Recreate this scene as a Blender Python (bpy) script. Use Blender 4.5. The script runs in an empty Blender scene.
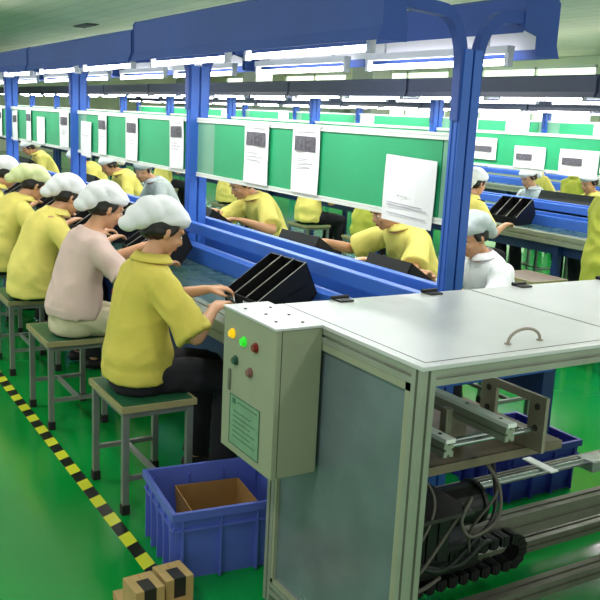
import bpy, bmesh, math, random
from mathutils import Vector as V, Matrix, noise, Euler
random.seed(7)
PI = math.pi
S = bpy.context.scene
COL = S.collection

# ------------------------------------------------------------------ materials
def lin(c):
    return tuple(((v/255)/12.92 if v/255 <= .04045 else ((v/255+.055)/1.055)**2.4) for v in c)

def mat(name, rgb, rough=.6, metal=0., var=.0, vscale=6., bump=0., bscale=60., spec=.5, emit=0., alpha=1., trans=0., stretch=(1, 1, 1), rough_var=0.):
    m = bpy.data.materials.new(name); m.use_nodes = True
    nt = m.node_tree; N = nt.nodes; L = nt.links; b = N['Principled BSDF']
    c = lin(rgb)
    b.inputs['Base Color'].default_value = (*c, 1)
    b.inputs['Roughness'].default_value = rough
    b.inputs['Metallic'].default_value = metal
    b.inputs['Specular IOR Level'].default_value = spec
    if trans: b.inputs['Transmission Weight'].default_value = trans
    if alpha < 1: b.inputs['Alpha'].default_value = alpha
    if emit:
        b.inputs['Emission Color'].default_value = (*c, 1); b.inputs['Emission Strength'].default_value = emit
    if var or bump or rough_var:
        tc = N.new('ShaderNodeTexCoord'); mp = N.new('ShaderNodeMapping'); mp.inputs['Scale'].default_value = stretch
        L.new(tc.outputs['Object'], mp.inputs['Vector'])
    if var or rough_var:
        t = N.new('ShaderNodeTexNoise'); t.inputs['Scale'].default_value = vscale; t.inputs['Detail'].default_value = 5
        L.new(mp.outputs[0], t.inputs['Vector'])
    if var:
        r = N.new('ShaderNodeValToRGB')
        r.color_ramp.elements[0].position = .3; r.color_ramp.elements[1].position = .7
        r.color_ramp.elements[0].color = (*[max(0, v*(1-var)) for v in c], 1)
        r.color_ramp.elements[1].color = (*[min(1, v*(1+var)) for v in c], 1)
        L.new(t.outputs['Fac'], r.inputs[0]); L.new(r.outputs[0], b.inputs['Base Color'])
    if rough_var:
        mr = N.new('ShaderNodeMapRange'); mr.inputs['To Min'].default_value = max(0, rough-rough_var); mr.inputs['To Max'].default_value = rough+rough_var
        L.new(t.outputs['Fac'], mr.inputs['Value']); L.new(mr.outputs[0], b.inputs['Roughness'])
    if bump:
        t2 = N.new('ShaderNodeTexNoise'); t2.inputs['Scale'].default_value = bscale; t2.inputs['Detail'].default_value = 4
        bp = N.new('ShaderNodeBump'); bp.inputs['Strength'].default_value = bump; bp.inputs['Distance'].default_value = .01
        L.new(mp.outputs[0], t2.inputs['Vector']); L.new(t2.outputs['Fac'], bp.inputs['Height']); L.new(bp.outputs[0], b.inputs['Normal'])
    return m

M = dict(
    blue=mat('blue_paint', (50, 98, 188), .42, var=.08, vscale=3),
    hood=mat('hood_blue_paint', (36, 72, 150), .6, var=.1, vscale=3),
    shaded=mat('shaded_hood_blue', (58, 64, 92), .5, var=.1, vscale=3),  # hood blue with shade and haze mixed into the colour, for the back lines
    darkblue=mat('dark_blue_paint', (26, 52, 112), .45, var=.12, vscale=4),
    hood_in=mat('hood_white_inside', (225, 225, 228), .5),
    alu=mat('aluminium_profile', (150, 156, 142), .38, metal=.35, var=.08, vscale=8),
    alu_dark=mat('aluminium_worn', (112, 112, 100), .42, metal=.4, var=.15, vscale=10),
    slot=mat('slot_dark', (40, 45, 42), .7),
    topmetal=mat('brushed_metal_top', (200, 202, 202), .34, metal=.25, var=.08, vscale=5, rough_var=.1, bump=.05, bscale=200),
    acrylic=mat('grey_side_sheet', (98, 112, 116), .24, var=.16, vscale=5, spec=.6, rough_var=.1),
    boxpaint=mat('cabinet_paint', (142, 148, 124), .45, var=.04, vscale=8),
    white=mat('white_rail_paint', (228, 232, 228), .5),
    green=mat('green_board', (38, 158, 106), .42, var=.07, vscale=4),
    clear=mat('pale_green_sheet', (112, 168, 140), .3, var=.08, vscale=5),
    paper=mat('paper_white', (236, 236, 240), .7),
    print=mat('grey_print', (86, 84, 92), .8, var=.5, vscale=70),
    ink=mat('pale_ink', (176, 176, 186), .8),
    belt=mat('green_belt', (44, 74, 70), .28, var=.2, vscale=6, rough_var=.08),
    black=mat('black_plastic', (16, 16, 18), .42, spec=.4),
    edge=mat('worn_edge', (150, 148, 140), .5),
    clip=mat('metal_clip', (160, 160, 160), .4, metal=.5, var=.4, vscale=90),
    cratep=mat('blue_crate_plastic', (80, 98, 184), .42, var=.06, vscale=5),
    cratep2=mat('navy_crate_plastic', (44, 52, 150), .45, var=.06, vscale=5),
    card=mat('cardboard', (150, 112, 62), .85, var=.1, vscale=12),
    kraft=mat('kraft_board', (174, 146, 94), .8, var=.1, vscale=15),
    tapeb=mat('black_label', (22, 20, 20), .5),
    skin=mat('skin', (206, 152, 116), .5, var=.06, vscale=9),
    lip=mat('lip', (166, 84, 78), .5),
    eyew=mat('eye_white', (225, 222, 215), .3),
    eyeb=mat('eye_dark', (24, 16, 12), .2),
    hair=mat('black_hair', (24, 19, 17), .45, var=.3, vscale=40, stretch=(4, 4, .5)),
    yellow=mat('yellow_cotton', (208, 192, 84), .85, var=.05, vscale=7, bump=.25, bscale=30),
    yellow2=mat('bright_yellow_cotton', (236, 220, 118), .85, var=.05, vscale=7, bump=.25, bscale=30),
    lime=mat('lime_yellow_cotton', (186, 188, 72), .85, var=.06, vscale=7, bump=.25, bscale=30),
    pink=mat('pale_pink_cotton', (218, 190, 182), .85, var=.05, vscale=7, bump=.25, bscale=30),
    whitec=mat('white_cotton', (238, 238, 242), .85, var=.04, vscale=9, bump=.3, bscale=30),
    greyc=mat('grey_white_cotton', (186, 194, 196), .85, var=.1, vscale=18, bump=.3, bscale=30),
    palec=mat('pale_yellow_cotton', (226, 232, 176), .85, var=.08, vscale=9, bump=.3, bscale=30),
    purple=mat('purple_cloth', (120, 60, 150), .85),
    limec=mat('lime_cloth', (120, 200, 60), .85),
    redc=mat('red_cotton', (176, 40, 66), .85),
    blackc=mat('black_cloth', (20, 20, 28), .9, var=.2, vscale=9),
    beigec=mat('beige_cloth', (196, 190, 158), .9, var=.06, vscale=9, bump=.25, bscale=30),
    shoe=mat('dark_shoe', (30, 26, 28), .6),
    stoolg=mat('green_stool_top', (34, 92, 62), .4, var=.15, vscale=8),
    stoole=mat('tan_stool_edge', (150, 142, 100), .6, var=.1, vscale=12),
    stooll=mat('grey_stool_leg', (122, 128, 122), .45, metal=.3, var=.1, vscale=12),
    brown=mat('brown_stool_top', (112, 92, 78), .6, var=.1, vscale=9),
    rubber=mat('black_rubber', (18, 18, 18), .8),
    steel=mat('bare_steel', (150, 142, 128), .4, metal=.45, var=.15, vscale=12),
    rod=mat('bright_rod', (180, 186, 188), .2, metal=.8),
    greypl=mat('worn_plate', (120, 108, 92), .5, metal=.3, var=.18, vscale=10),
    darkpl=mat('dark_metal', (52, 50, 48), .5, metal=.3, var=.2, vscale=14),
    hose=mat('blue_hose', (20, 60, 120), .4),
    cable=mat('grey_cable', (84, 80, 72), .6),
    ycable=mat('yellow_cable', (176, 190, 60), .6),
    by=mat('yellow_button', (240, 190, 20), .3, emit=.5),
    bg=mat('green_button', (50, 210, 50), .3, emit=.45),
    br=mat('red_button', (120, 30, 26), .3),
    bk=mat('dark_green_button', (30, 70, 55), .3),
    bp=mat('maroon_button', (120, 84, 78), .4),
    plate=mat('green_nameplate', (112, 148, 118), .5, var=.12, vscale=25),
    plateline=mat('nameplate_print', (60, 100, 78), .6),
    pillar=mat('grey_pillar_paint', (150, 156, 142), .8, var=.05, vscale=2),
    louv=mat('grey_green_louvre', (126, 140, 126), .6, var=.1, vscale=6),
    tube=mat('tube_light', (250, 248, 255), .4, emit=12.),
    winglow=mat('daylight_window', (232, 244, 214), .4, emit=1.5),
    lens=mat('pale_lamp_bracket', (205, 205, 215), .4),
)

def floor_mat():
    m = mat('green_epoxy_floor', (8, 140, 56), .16, var=.12, vscale=.9, spec=.5, rough_var=.08, bump=.03, bscale=6)
    return m

def ceiling_mat():
    m = bpy.data.materials.new('ceiling_tiles'); m.use_nodes = True
    nt = m.node_tree; N = nt.nodes; L = nt.links; b = N['Principled BSDF']; b.inputs['Roughness'].default_value = .6
    tc = N.new('ShaderNodeTexCoord'); br = N.new('ShaderNodeTexBrick'); br.offset = 0
    br.inputs['Scale'].default_value = 1; br.inputs['Brick Width'].default_value = 1.2; br.inputs['Row Height'].default_value = .3
    br.inputs['Mortar Size'].default_value = .008
    br.inputs['Color1'].default_value = (*lin((206, 206, 182)), 1); br.inputs['Color2'].default_value = (*lin((196, 198, 174)), 1)
    br.inputs['Mortar'].default_value = (*lin((150, 158, 136)), 1)
    ns = N.new('ShaderNodeTexNoise'); ns.inputs['Scale'].default_value = .6
    mx = N.new('ShaderNodeMixRGB'); mx.blend_type = 'MULTIPLY'; mx.inputs[0].default_value = .35
    L.new(tc.outputs['Object'], br.inputs['Vector']); L.new(tc.outputs['Object'], ns.inputs['Vector'])
    L.new(br.outputs['Color'], mx.inputs[1]); L.new(ns.outputs['Fac'], mx.inputs[2]); L.new(mx.outputs[0], b.inputs['Base Color'])
    return m

def tape_mat():
    m = bpy.data.materials.new('hazard_tape'); m.use_nodes = True
    nt = m.node_tree; N = nt.nodes; L = nt.links; b = N['Principled BSDF']; b.inputs['Roughness'].default_value = .35
    tc = N.new('ShaderNodeTexCoord'); sx = N.new('ShaderNodeSeparateXYZ'); L.new(tc.outputs['Object'], sx.inputs[0])
    sk = N.new('ShaderNodeMath'); sk.operation = 'MULTIPLY_ADD'; sk.inputs[1].default_value = .5
    L.new(sx.outputs['Y'], sk.inputs[0]); L.new(sx.outputs['X'], sk.inputs[2])
    a = N.new('ShaderNodeMath'); a.operation = 'ADD'; a.inputs[1].default_value = 38+.05
    L.new(sk.outputs[0], a.inputs[0])
    d = N.new('ShaderNodeMath'); d.operation = 'DIVIDE'; d.inputs[1].default_value = .1925; L.new(a.outputs[0], d.inputs[0])
    f = N.new('ShaderNodeMath'); f.operation = 'FRACT'; L.new(d.outputs[0], f.inputs[0])
    g = N.new('ShaderNodeMath'); g.operation = 'GREATER_THAN'; g.inputs[1].default_value = .5; L.new(f.outputs[0], g.inputs[0])
    mx = N.new('ShaderNodeMixRGB'); mx.inputs[1].default_value = (*lin((16, 20, 16)), 1); mx.inputs[2].default_value = (*lin((214, 220, 50)), 1)
    L.new(g.outputs[0], mx.inputs[0]); L.new(mx.outputs[0], b.inputs['Base Color'])
    return m

# ------------------------------------------------------------------ mesh helpers
def bm_new(): return bmesh.new()

def box(bm, x0, x1, y0, y1, z0, z1, bev=0.):
    b2 = bmesh.new() if bev else bm
    vs = [b2.verts.new((x, y, z)) for x in (x0, x1) for y in (y0, y1) for z in (z0, z1)]
    for f in ((0, 1, 3, 2), (4, 6, 7, 5), (0, 4, 5, 1), (2, 3, 7, 6), (0, 2, 6, 4), (1, 5, 7, 3)): b2.faces.new([vs[i] for i in f])
    if bev:
        bmesh.ops.bevel(b2, geom=list(b2.edges), offset=bev, segments=2, affect='EDGES', profile=.7)
        merge(bm, b2)
    return bm

def merge(bm, other, mtx=None):
    m = bpy.data.meshes.new('tmp'); other.to_mesh(m); other.free()
    if mtx is not None: m.transform(mtx)
    bm.from_mesh(m); bpy.data.meshes.remove(m)

def frame_of(d):
    d = V(d).normalized(); up = V((0, 0, 1)) if abs(d.z) < .95 else V((0, 1, 0))
    r = d.cross(up).normalized(); u = r.cross(d).normalized()
    return r, u, d

def cyl(bm, p0, p1, r0, r1=None, n=16):
    r1 = r0 if r1 is None else r1
    p0, p1 = V(p0), V(p1); r, u, d = frame_of(p1-p0)
    A = [bm.verts.new(p0+(r*math.cos(2*PI*i/n)+u*math.sin(2*PI*i/n))*r0) for i in range(n)]
    B = [bm.verts.new(p1+(r*math.cos(2*PI*i/n)+u*math.sin(2*PI*i/n))*r1) for i in range(n)]
    for i in range(n): bm.faces.new((A[i], A[(i+1) % n], B[(i+1) % n], B[i]))
    bm.faces.new(A[::-1]); bm.faces.new(B)
    return bm

def tube(bm, pts, r, n=8, flat=None):
    pts = [V(p) for p in pts]; rings = []
    pu = None
    for i, p in enumerate(pts):
        d = (pts[min(i+1, len(pts)-1)]-pts[max(i-1, 0)]).normalized()
        if pu is None: _, u, _ = frame_of(d)
        else: u = (pu-d*pu.dot(d)).normalized()
        rr = d.cross(u).normalized(); pu = u
        if flat:
            a, b = flat
            rings.append([bm.verts.new(p+rr*sx*a+u*sy*b) for sx, sy in ((-1, -1), (1, -1), (1, 1), (-1, 1))])
        else:
            rings.append([bm.verts.new(p+(rr*math.cos(2*PI*k/n)+u*math.sin(2*PI*k/n))*r) for k in range(n)])
    m = len(rings[0])
    for a, b in zip(rings, rings[1:]):
        for k in range(m): bm.faces.new((a[k], a[(k+1) % m], b[(k+1) % m], b[k]))
    bm.faces.new(rings[0][::-1]); bm.faces.new(rings[-1])
    return bm

def prism(bm, prof, axis, a, b):
    """profile [(u,v)] extruded along axis: 'x' -> (a..b,u,v); 'y' -> (u,a..b,v); 'z' -> (u,v,a..b)"""
    def P(u, v, t): return {'x': (t, u, v), 'y': (u, t, v), 'z': (u, v, t)}[axis]
    A = [bm.verts.new(P(u, v, a)) for u, v in prof]; B = [bm.verts.new(P(u, v, b)) for u, v in prof]
    n = len(prof)
    for i in range(n): bm.faces.new((A[i], A[(i+1) % n], B[(i+1) % n], B[i]))
    bm.faces.new(A[::-1]); bm.faces.new(B)
    return bm

def slot_prof(cu, cv, w, h=None, g=None, d=None):
    """T-slot aluminium cross section"""
    h = h or w; g = g or min(w, h)*.11; d = d or min(w, h)*.2
    a, b = w/2, h/2
    P = [(-a, -b), (-g, -b), (-g, -b+d), (g, -b+d), (g, -b), (a, -b), (a, -g), (a-d, -g), (a-d, g), (a, g), (a, b), (g, b), (g, b-d), (-g, b-d), (-g, b), (-a, b), (-a, g), (-a+d, g), (-a+d, -g), (-a, -g)]
    return [(cu+u, cv+v) for u, v in P]

def obj(name, bm, m, parent=None, smooth=False, loc=None, rotz=0):
    bmesh.ops.recalc_face_normals(bm, faces=bm.faces)
    me = bpy.data.meshes.new(name); bm.to_mesh(me); bm.free()
    me.materials.append(M[m] if isinstance(m, str) else m)
    if smooth:
        for p in me.polygons: p.use_smooth = True
    o = bpy.data.objects.new(name, me); COL.objects.link(o)
    if parent is not None: o.parent = parent
    if loc is not None: o.location = loc
    o.rotation_euler = (0, 0, rotz)
    return o

def tag(o, label=None, cat=None, group=None, kind=None):
    if label: o['label'] = label
    if cat: o['category'] = cat
    if group: o['group'] = group
    if kind: o['kind'] = kind
    return o

def empty(name, label, cat, loc=(0, 0, 0), rotz=0, group=None):
    o = bpy.data.objects.new(name, None); COL.objects.link(o)
    o.location = loc; o.rotation_euler = (0, 0, rotz); o.empty_display_size = .1
    return tag(o, label, cat, group)

def copy_tree(o, parent=None):
    c = o.copy(); COL.objects.link(c)
    if parent is not None: c.parent = parent
    for ch in list(o.children): copy_tree(ch, c)
    return c

ORD = ['first', 'second', 'third', 'fourth', 'fifth', 'sixth', 'seventh', 'eighth', 'ninth', 'tenth', 'eleventh', 'twelfth']

# ------------------------------------------------------------------ setting
H_C = 3.3
def struct(name, bm, m): return tag(obj(name, bm, m), kind='structure')
b = bm_new(); box(b, -33, 3, -4, 15.2, -.1, 0); struct('floor', b, floor_mat())
b = bm_new(); box(b, -33, 3, -4, 15.2, H_C, H_C+.1); struct('ceiling', b, ceiling_mat())
wallm = mat('pale_green_wall', (222, 226, 200), .8, var=.04, vscale=1)
b = bm_new()
# back wall with window openings
WX = [(-31, -27.6), (-26.4, -22.6), (-21.4, -17.8), (-16.6, -13.0), (-11.8, -8.2), (-7, -3.4)]
box(b, -33, 3, 15, 15.2, 0, 1.0); box(b, -33, 3, 15, 15.2, 3.12, H_C)
xs = [-33]+[v for w in WX for v in w]+[3]
for i in range(0, len(xs), 2): box(b, xs[i], xs[i+1], 15, 15.2, 1.0, 3.12)
struct('wall_back', b, wallm)
b = bm_new(); box(b, -33.2, -33, -4, 15.2, 0, H_C); struct('wall_left', b, wallm)
for i, (a, c) in enumerate(WX):
    b = bm_new(); box(b, a, c, 15.1, 15.13, 1.0, 3.12)
    w = struct('window_%d' % (i+1), b, 'winglow')
    f = bm_new()
    for x in (a+.03, (a+c)/2, c-.03): box(f, x-.03, x+.03, 15.02, 15.08, 1.0, 3.12)
    for z in (1.03, 2.2, 3.09): box(f, a, c, 15.02, 15.08, z-.03, z+.03)
    obj('window_frame', f, 'white', w)
# structural pillars far back
for i, (x, y, w) in enumerate([(-18.4, 13.0, .9), (-24.6, 13.0, .9), (-11.6, 14.3, .7), (-30, 13, .9)]):
    b = bm_new(); box(b, x-w/2, x+w/2, y-.3, y+.3, 0, H_C, .02); box(b, x-w/2-.02, x+w/2+.02, y-.32, y+.32, 0, .12)
    tag(struct('trim_%d' % (i+1), b, 'pillar'))
# ceiling vent slot, dark, at the far left
b = bm_new()
vx, vy = -17.53, 5.37
for k in range(4): box(b, vx-.42+k*.22, vx-.3+k*.22, vy-.1, vy+.1, H_C-.03, H_C-.004)
box(b, vx-.45, vx+.45, vy-.13, vy+.13, H_C-.015, H_C-.001)
tag(obj('ceiling_vent', b, 'darkpl'), 'dark slatted vent in the ceiling above the leftmost stretch of blue hood', 'vent')

# hazard tape
b = bm_new(); box(b, -20, -2.62, -.028, .028, 0, .0015)
o = obj('floor_tape', b, tape_mat(), loc=(0, 1.105, .0005)); tag(o, 'yellow and black striped hazard tape stuck along the green floor beside the stools', 'tape')

# ------------------------------------------------------------------ assembly lines
PITCH = 2.7
def make_post(loc, label, arms=True, side_arm=(.42, .33)):
    e = empty('steel_post', label, 'post', loc, group=None)
    for y, w, z1 in ((-.032, .06, 2.0), (.038, .06, 2.0)):
        c = bm_new()
        # channel section opening sideways
        a = .036; t = .008; yy = y
        prism(c, [(-a, yy-.028), (a, yy-.028), (a, yy+.028), (a-.02, yy+.028), (a-.02, yy-.01), (-a+.02, yy-.01), (-a+.02, yy+.028), (-a, yy+.028)], 'z', 0, z1)
        for gx in (-.018, .018): box(c, gx-.004, gx+.004, yy-.033, yy-.027, .9, z1)
        obj('column', c, 'blue', e)
    f = bm_new(); box(f, -.07, .07, -.12, .12, 0, .012); obj('base_plate', f, 'darkblue', e)
    if arms:
        for s, r in ((-1, side_arm[0]), (1, side_arm[1])):
            pts = [(0, s*.05, 1.72), (0, s*.055, 1.94)]
            for k in range(1, 9):
                t = k/8*PI/2; pts.append((0, s*(.055+.17*(1-math.cos(t))), 1.94+.2*math.sin(t)))
            pts.append((0, s*r, 2.155))
            c = bm_new(); tube(c, pts, .02, flat=(.028, .024)); obj('curved_arm', c, 'hood', e)
    return e

def make_hood(x0, x1, yc, s, depth, z1, label, group, hm='hood'):
    """long lamp hood along X; s=-1 camera side, +1 far side"""
    L = x1-x0
    e = empty('lamp_hood', label, 'lamp hood', (x0, yc, 0), group=group)
    o = .46; i = o-depth; t = .006; zt = z1
    c = bm_new()
    prof = [(s*i, 2.09), (s*i, zt-.015), (s*(i+.02), zt), (s*(o-.03), zt), (s*(o-.008), zt-.02), (s*(o-.008), 2.05), (s*(o+.012), 2.0),
            (s*(o+.006), 2.0), (s*(o-.008-t), 2.05), (s*(o-.008-t), zt-.02-t), (s*(o-.03), zt-t), (s*(i+.02), zt-t), (s*(i+t), zt-.02), (s*(i+t), 2.09)]
    prism(c, prof, 'x', .01, L-.01)
    obj('housing', c, hm, e)
    c = bm_new()
    p2 = [(s*(o-.014-t), 2.04), (s*(o-.016-t), zt-.025), (s*(i+.012), zt-.025), (s*(i+.012), 2.095), (s*(i+.015), 2.095), (s*(i+.02), zt-.03), (s*(o-.022-t), zt-.03), (s*(o-.02-t), 2.04)]
    prism(c, p2, 'x', .02, L-.02); obj('white_lining', c, 'hood_in', e)
    ye = s*(o-.004); yi = s*i
    for xe in (0., L-.01):
        c = bm_new()
        prism(c, [(yi, 2.1), (yi, zt), (s*(o-.02), zt), (s*(o-.004), zt-.02), (s*(o-.004), 2.05), (s*(o+.015), 2.0), (s*(o-.12), 2.0), (s*(o-.12), 2.08)], 'x', xe, xe+.01)
        obj('end_cap', c, hm, e)
    # two battens with tubes
    yl = s*(o-.5*min(depth, .3)-.005) if depth > .2 else s*(o-.09)
    n = 2
    for k in range(n):
        a = .12+k*(L-.1)/2; bb = a+(L-.1)/2-.2
        f = bm_new(); box(f, a, bb, yl-.022, yl+.022, 2.02, 2.055, .004)
        for xx in (a+.01, bb-.01): box(f, xx-.012, xx+.012, yl-.016, yl+.016, 1.965, 2.03, .003)
        for xx in (a+.15, bb-.15): box(f, xx-.006, xx+.006, yl-.005, yl+.005, 2.05, zt-.02)
        bt = obj('lamp_batten', f, 'lens', e)
        f = bm_new(); cyl(f, (a+.022, yl, 1.985), (bb-.022, yl, 1.985), .014, n=12)
        obj('fluorescent_tube', f, 'tube', bt, smooth=True)
    return e, yl

def lamp(x, y, z, lx, ly, p, name='tube_glow'):
    l = bpy.data.lights.new(name, 'AREA'); l.shape = 'RECTANGLE'; l.size = lx; l.size_y = ly; l.energy = p; l.color = (1., 1., .97)
    o = bpy.data.objects.new(name, l); COL.objects.link(o); o.location = (x, y, z)
    return o

def make_board(x0, x1, yc, z0, z1, label, group=None, clear=True):
    L = x1-x0
    e = empty('partition_board', label, 'board', (x0, yc, 0), group=group)
    a, bb = (.26, L-.1) if clear else (0, L)
    c = bm_new(); box(c, a, bb, -.008, .008, z0+.01, z1-.01); obj('green_panel', c, 'green', e)
    if clear:
        c = bm_new(); box(c, 0, a-.004, -.006, .006, z0+.01, z1-.01); box(c, bb+.004, L, -.006, .006, z0+.01, z1-.01); obj('pale_panel', c, 'clear', e)
    c = bm_new(); prism(c, slot_prof(0, z1, .034, .03), 'x', 0, L); obj('top_rail', c, 'white', e)
    c = bm_new(); prism(c, slot_prof(0, z0, .03, .026), 'x', 0, L); obj('bottom_rail', c, 'white', e)
    return e

def make_conveyor(yc, x0, x1, label, sk=.44):
    e = empty('assembly_bench', label, 'assembly line', (x1, yc, 0))
    L = x1-x0
    def X(c): return -c
    for s in (-1, 1):
        c = bm_new(); box(c, -L, 0, min(s*.2, s*.64), max(s*.2, s*.64), .765, .78); obj('belt', c, 'belt', e)
        c = bm_new()
        prof = [(s*.655, .71), (s*.775, .71), (s*.775, .745), (s*.765, .75), (s*.765, .76), (s*.775, .765), (s*.775, .80), (s*.72, .803), (s*.72, .797), (s*.70, .797), (s*.70, .803), (s*.655, .80)]
        prism(c, prof, 'x', -L, 0); obj('side_rail', c, 'alu', e)
        c = bm_new(); box(c, -L, -.02, min(s*.62, s*.60), max(s*.62, s*.60), sk, .765); obj('skirt_panel', c, 'darkblue', e)
        c = bm_new(); box(c, -L, 0, min(s*.075, s*.125), max(s*.075, s*.125), .93, 1.0, .006); obj('centre_beam', c, 'blue', e)
        c = bm_new(); box(c, -L, 0, min(s*.10, s*.19), max(s*.10, s*.19), .775, .875, .006); obj('lower_beam', c, 'blue', e)
        for k in range(int(L/PITCH)+1):
            xx = -.06-k*PITCH
            c = bm_new(); box(c, xx-.03, xx+.03, s*.66-.03, s*.66+.03, .0, .71, .004); obj('leg', c, 'darkblue', e)
            c = bm_new(); box(c, xx-.025, xx+.025, min(s*.1, s*.66), max(s*.1, s*.66), .7, .76, .004); obj('cross_bar', c, 'darkblue', e)
    c = bm_new(); box(c, -.05, -.0, -.64, .64, .6, .70, .004); obj('end_plate', c, 'blue', e)
    return e

LN = ['nearest', 'second', 'third']
def line(yc, x_end, xs_post, li, bz=(1.30, 1.655), powr=13, hz=2.2):
    for k, x in enumerate(xs_post):
        lab = ['blue steel post with curved lamp arms, %s from the right on the %s assembly line' % (ORD[k], LN[li])][0]
        if li == 0 and k == 0: make_post((x-.05, yc, 0), lab, side_arm=(.55, .44)).scale = (.8, .75, 1)
        else: make_post((x, yc, 0), lab)
    for k, x in enumerate(xs_post[:-1] if len(xs_post) > 1 else []):
        x0 = xs_post[k+1]
        for s, nm in ((-1, 'front'), (1, 'rear')):
            zt = hz+(.04 if (li == 0 and k == 0) else 0)
            lab = ('blue' if li == 0 else 'shaded')+' lamp hood, %s side of the %s line, %s bay from the right' % (nm, LN[li], ORD[k])
            _, yl = make_hood(x0+.015, x-.02, yc, s, 0.11 if s < 0 else .2, zt, lab, None, 'hood' if li == 0 else 'shaded')
            lamp((x0+x)/2, yc+yl, 1.955, 2.3, .05, powr)
            if s > 0 or li == 0:
                u = lamp((x0+x)/2, yc+yl, 2.3, 2.2, .06, 9 if li == 0 else 12, 'added_ceiling_fill'); u.rotation_euler = (PI, 0, 0)  # added upward lamp to brighten the ceiling; the hood tops carry no fixture
        make_board(x0+.05, x-.05, yc-.01 if li else yc-.005, bz[0], bz[1], 'green board with white rails on the %s line, %s bay from the right' % (LN[li], ORD[k]))
    make_conveyor(yc, x_end, xs_post[0]+.0, 'long blue assembly bench with green belts, %s line from the camera' % LN[li], .44 if li == 0 else .6)

YC1, YC2, YC3 = 2.4, 6.6, 10.8
P1 = [-2.685-PITCH*k for k in range(6)]
P2 = [-2.6-PITCH*k for k in range(11)]
P3 = [-4.88-PITCH*k for k in range(10)]
line(YC1, -16.3, P1, 0)
line(YC2, -29.7, P2, 1, powr=22)
line(YC3, -29.3, P3, 2, bz=(1.50, 1.84), powr=26, hz=2.15)

# ------------------------------------------------------------------ papers on boards
def paper(x0, x1, z0, z1, y, label, pics=(), lines=(), group=None, tilt=0):
    w = x1-x0; h = z1-z0
    c = bm_new()
    # slightly wavy sheet with thickness
    n = 6; A = []
    for i in range(n+1):
        for j in range(2):
            pass
    rows = 5
    grid = [[(w*i/n, -.0015-.004*math.sin(j/rows*PI)*math.sin(i*1.3+x0*7), h*j/rows) for i in range(n+1)] for j in range(rows+1)]
    fv = [[c.verts.new(p) for p in r] for r in grid]
    bv = [[c.verts.new((p[0], p[1]+.001, p[2])) for p in r] for r in grid]
    for j in range(rows):
        for i in range(n):
            c.faces.new((fv[j][i], fv[j][i+1], fv[j+1][i+1], fv[j+1][i])); c.faces.new((bv[j][i], bv[j+1][i], bv[j+1][i+1], bv[j][i+1]))
    for j in range(rows):
        c.faces.new((fv[j][0], fv[j+1][0], bv[j+1][0], bv[j][0])); c.faces.new((fv[j][n], bv[j][n], bv[j+1][n], fv[j+1][n]))
    for i in range(n):
        c.faces.new((fv[0][i], bv[0][i], bv[0][i+1], fv[0][i+1])); c.faces.new((fv[rows][i], fv[rows][i+1], bv[rows][i+1], bv[rows][i]))
    o = obj('paper_notice', c, 'paper', loc=(x0+(.025 if y < 3 else .03), y, z0)); o.rotation_euler = (0, tilt, 0)
    tag(o, label, 'paper', group)
    for (a, bb, cc, d) in pics:
        c = bm_new(); box(c, a*w, bb*w, -.0075, -.006, cc*h, d*h); obj('printed_picture', c, 'print', o)
    if lines:
        c = bm_new()
        for (a, bb, z) in lines: box(c, a*w, bb*w, -.0072, -.006, z*h, z*h+.004)
        obj('printed_text', c, 'ink', o)
    return o
yf = YC1-.0275
PIC = [(.12, .88, .62, .84)]
PL = [(.15, .85, .9), (.15, .6, .5), (.15, .8, .44), (.15, .7, .38)]
paper(-4.65, -4.35, 1.31, 1.665, yf, 'tall white paper with a grey picture, leftmost on the nearest green board', PIC, PL)
paper(-4.08, -3.81, 1.31, 1.665, yf, 'tall white paper with a grey picture, left of the wide plain sheet', PIC, PL)
paper(-3.235, -2.875, 1.265, 1.56, yf-.001, 'wide plain white sheet with faint text beside the nearest blue post', [], [(.1, .8, .28), (.1, .9, .24), (.3, .35, .4), (.38, .42, .4), (.45, .5, .4), (.12, .9, .12)], tilt=.03)
paper(-5.80, -5.56, 1.31, 1.655, yf, 'curled white paper with a grey picture just left of the second blue post', PIC, PL, tilt=-.03)
paper(-6.72, -6.46, 1.31, 1.655, yf, 'white paper with a grey picture in the middle of the second green board', PIC, PL)
paper(-7.42, -7.2, 1.31, 1.655, yf, 'narrow white paper with a grey picture left of the middle of the second board', PIC, PL)
paper(-7.92, -7.62, 1.27, 1.58, yf, 'plain white sheet beside the third blue post on the second board', [], [(.15, .8, .6)], tilt=.02)
paper(-8.62, -8.32, 1.31, 1.655, yf, 'white paper with a dark picture just left of the third blue post', PIC, PL)
paper(-9.5, -9.2, 1.30, 1.58, yf, 'plain white sheet in the middle of the third board from the right', [], [(.15, .8, .6)])
paper(-9.98, -9.76, 1.31, 1.655, yf, 'narrow white paper with a grey picture on the third board from the right', PIC, PL)
paper(-10.62, -10.38, 1.28, 1.62, yf, 'curled white paper with a dark picture beside the fourth blue post', PIC, [], tilt=-.04)
paper(-11.5, -11.2, 1.3, 1.65, yf, 'white paper at the left edge of the photo beyond the fourth post', PIC, [])
yf2 = YC2-.033
P2L = [(-7.4, -6.95, 1.36, 1.59, 'white sheet with a small blue picture, leftmost beside the nearest post on the second line', [(.25, .85, .35, .62)]),
       (-6.68, -6.25, 1.31, 1.53, 'white sheet with a small blue picture, middle one on the second line', [(.08, .6, .35, .65)]),
       (-6.06, -5.58, 1.28, 1.53, 'white sheet with a small blue picture on the second line, second from the right edge', [(.08, .6, .4, .68)]),
       (-5.56, -5.2, 1.33, 1.62, 'large white sheet at the right edge of the photo on the second line', []),
       (-8.9, -8.6, 1.33, 1.6, 'white sheet on the second line seen between the nearest lamp hood and board', []),
       (-3.9, -3.5, 1.33, 1.6, 'white sheet on the rightmost board of the second line', [])]
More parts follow.
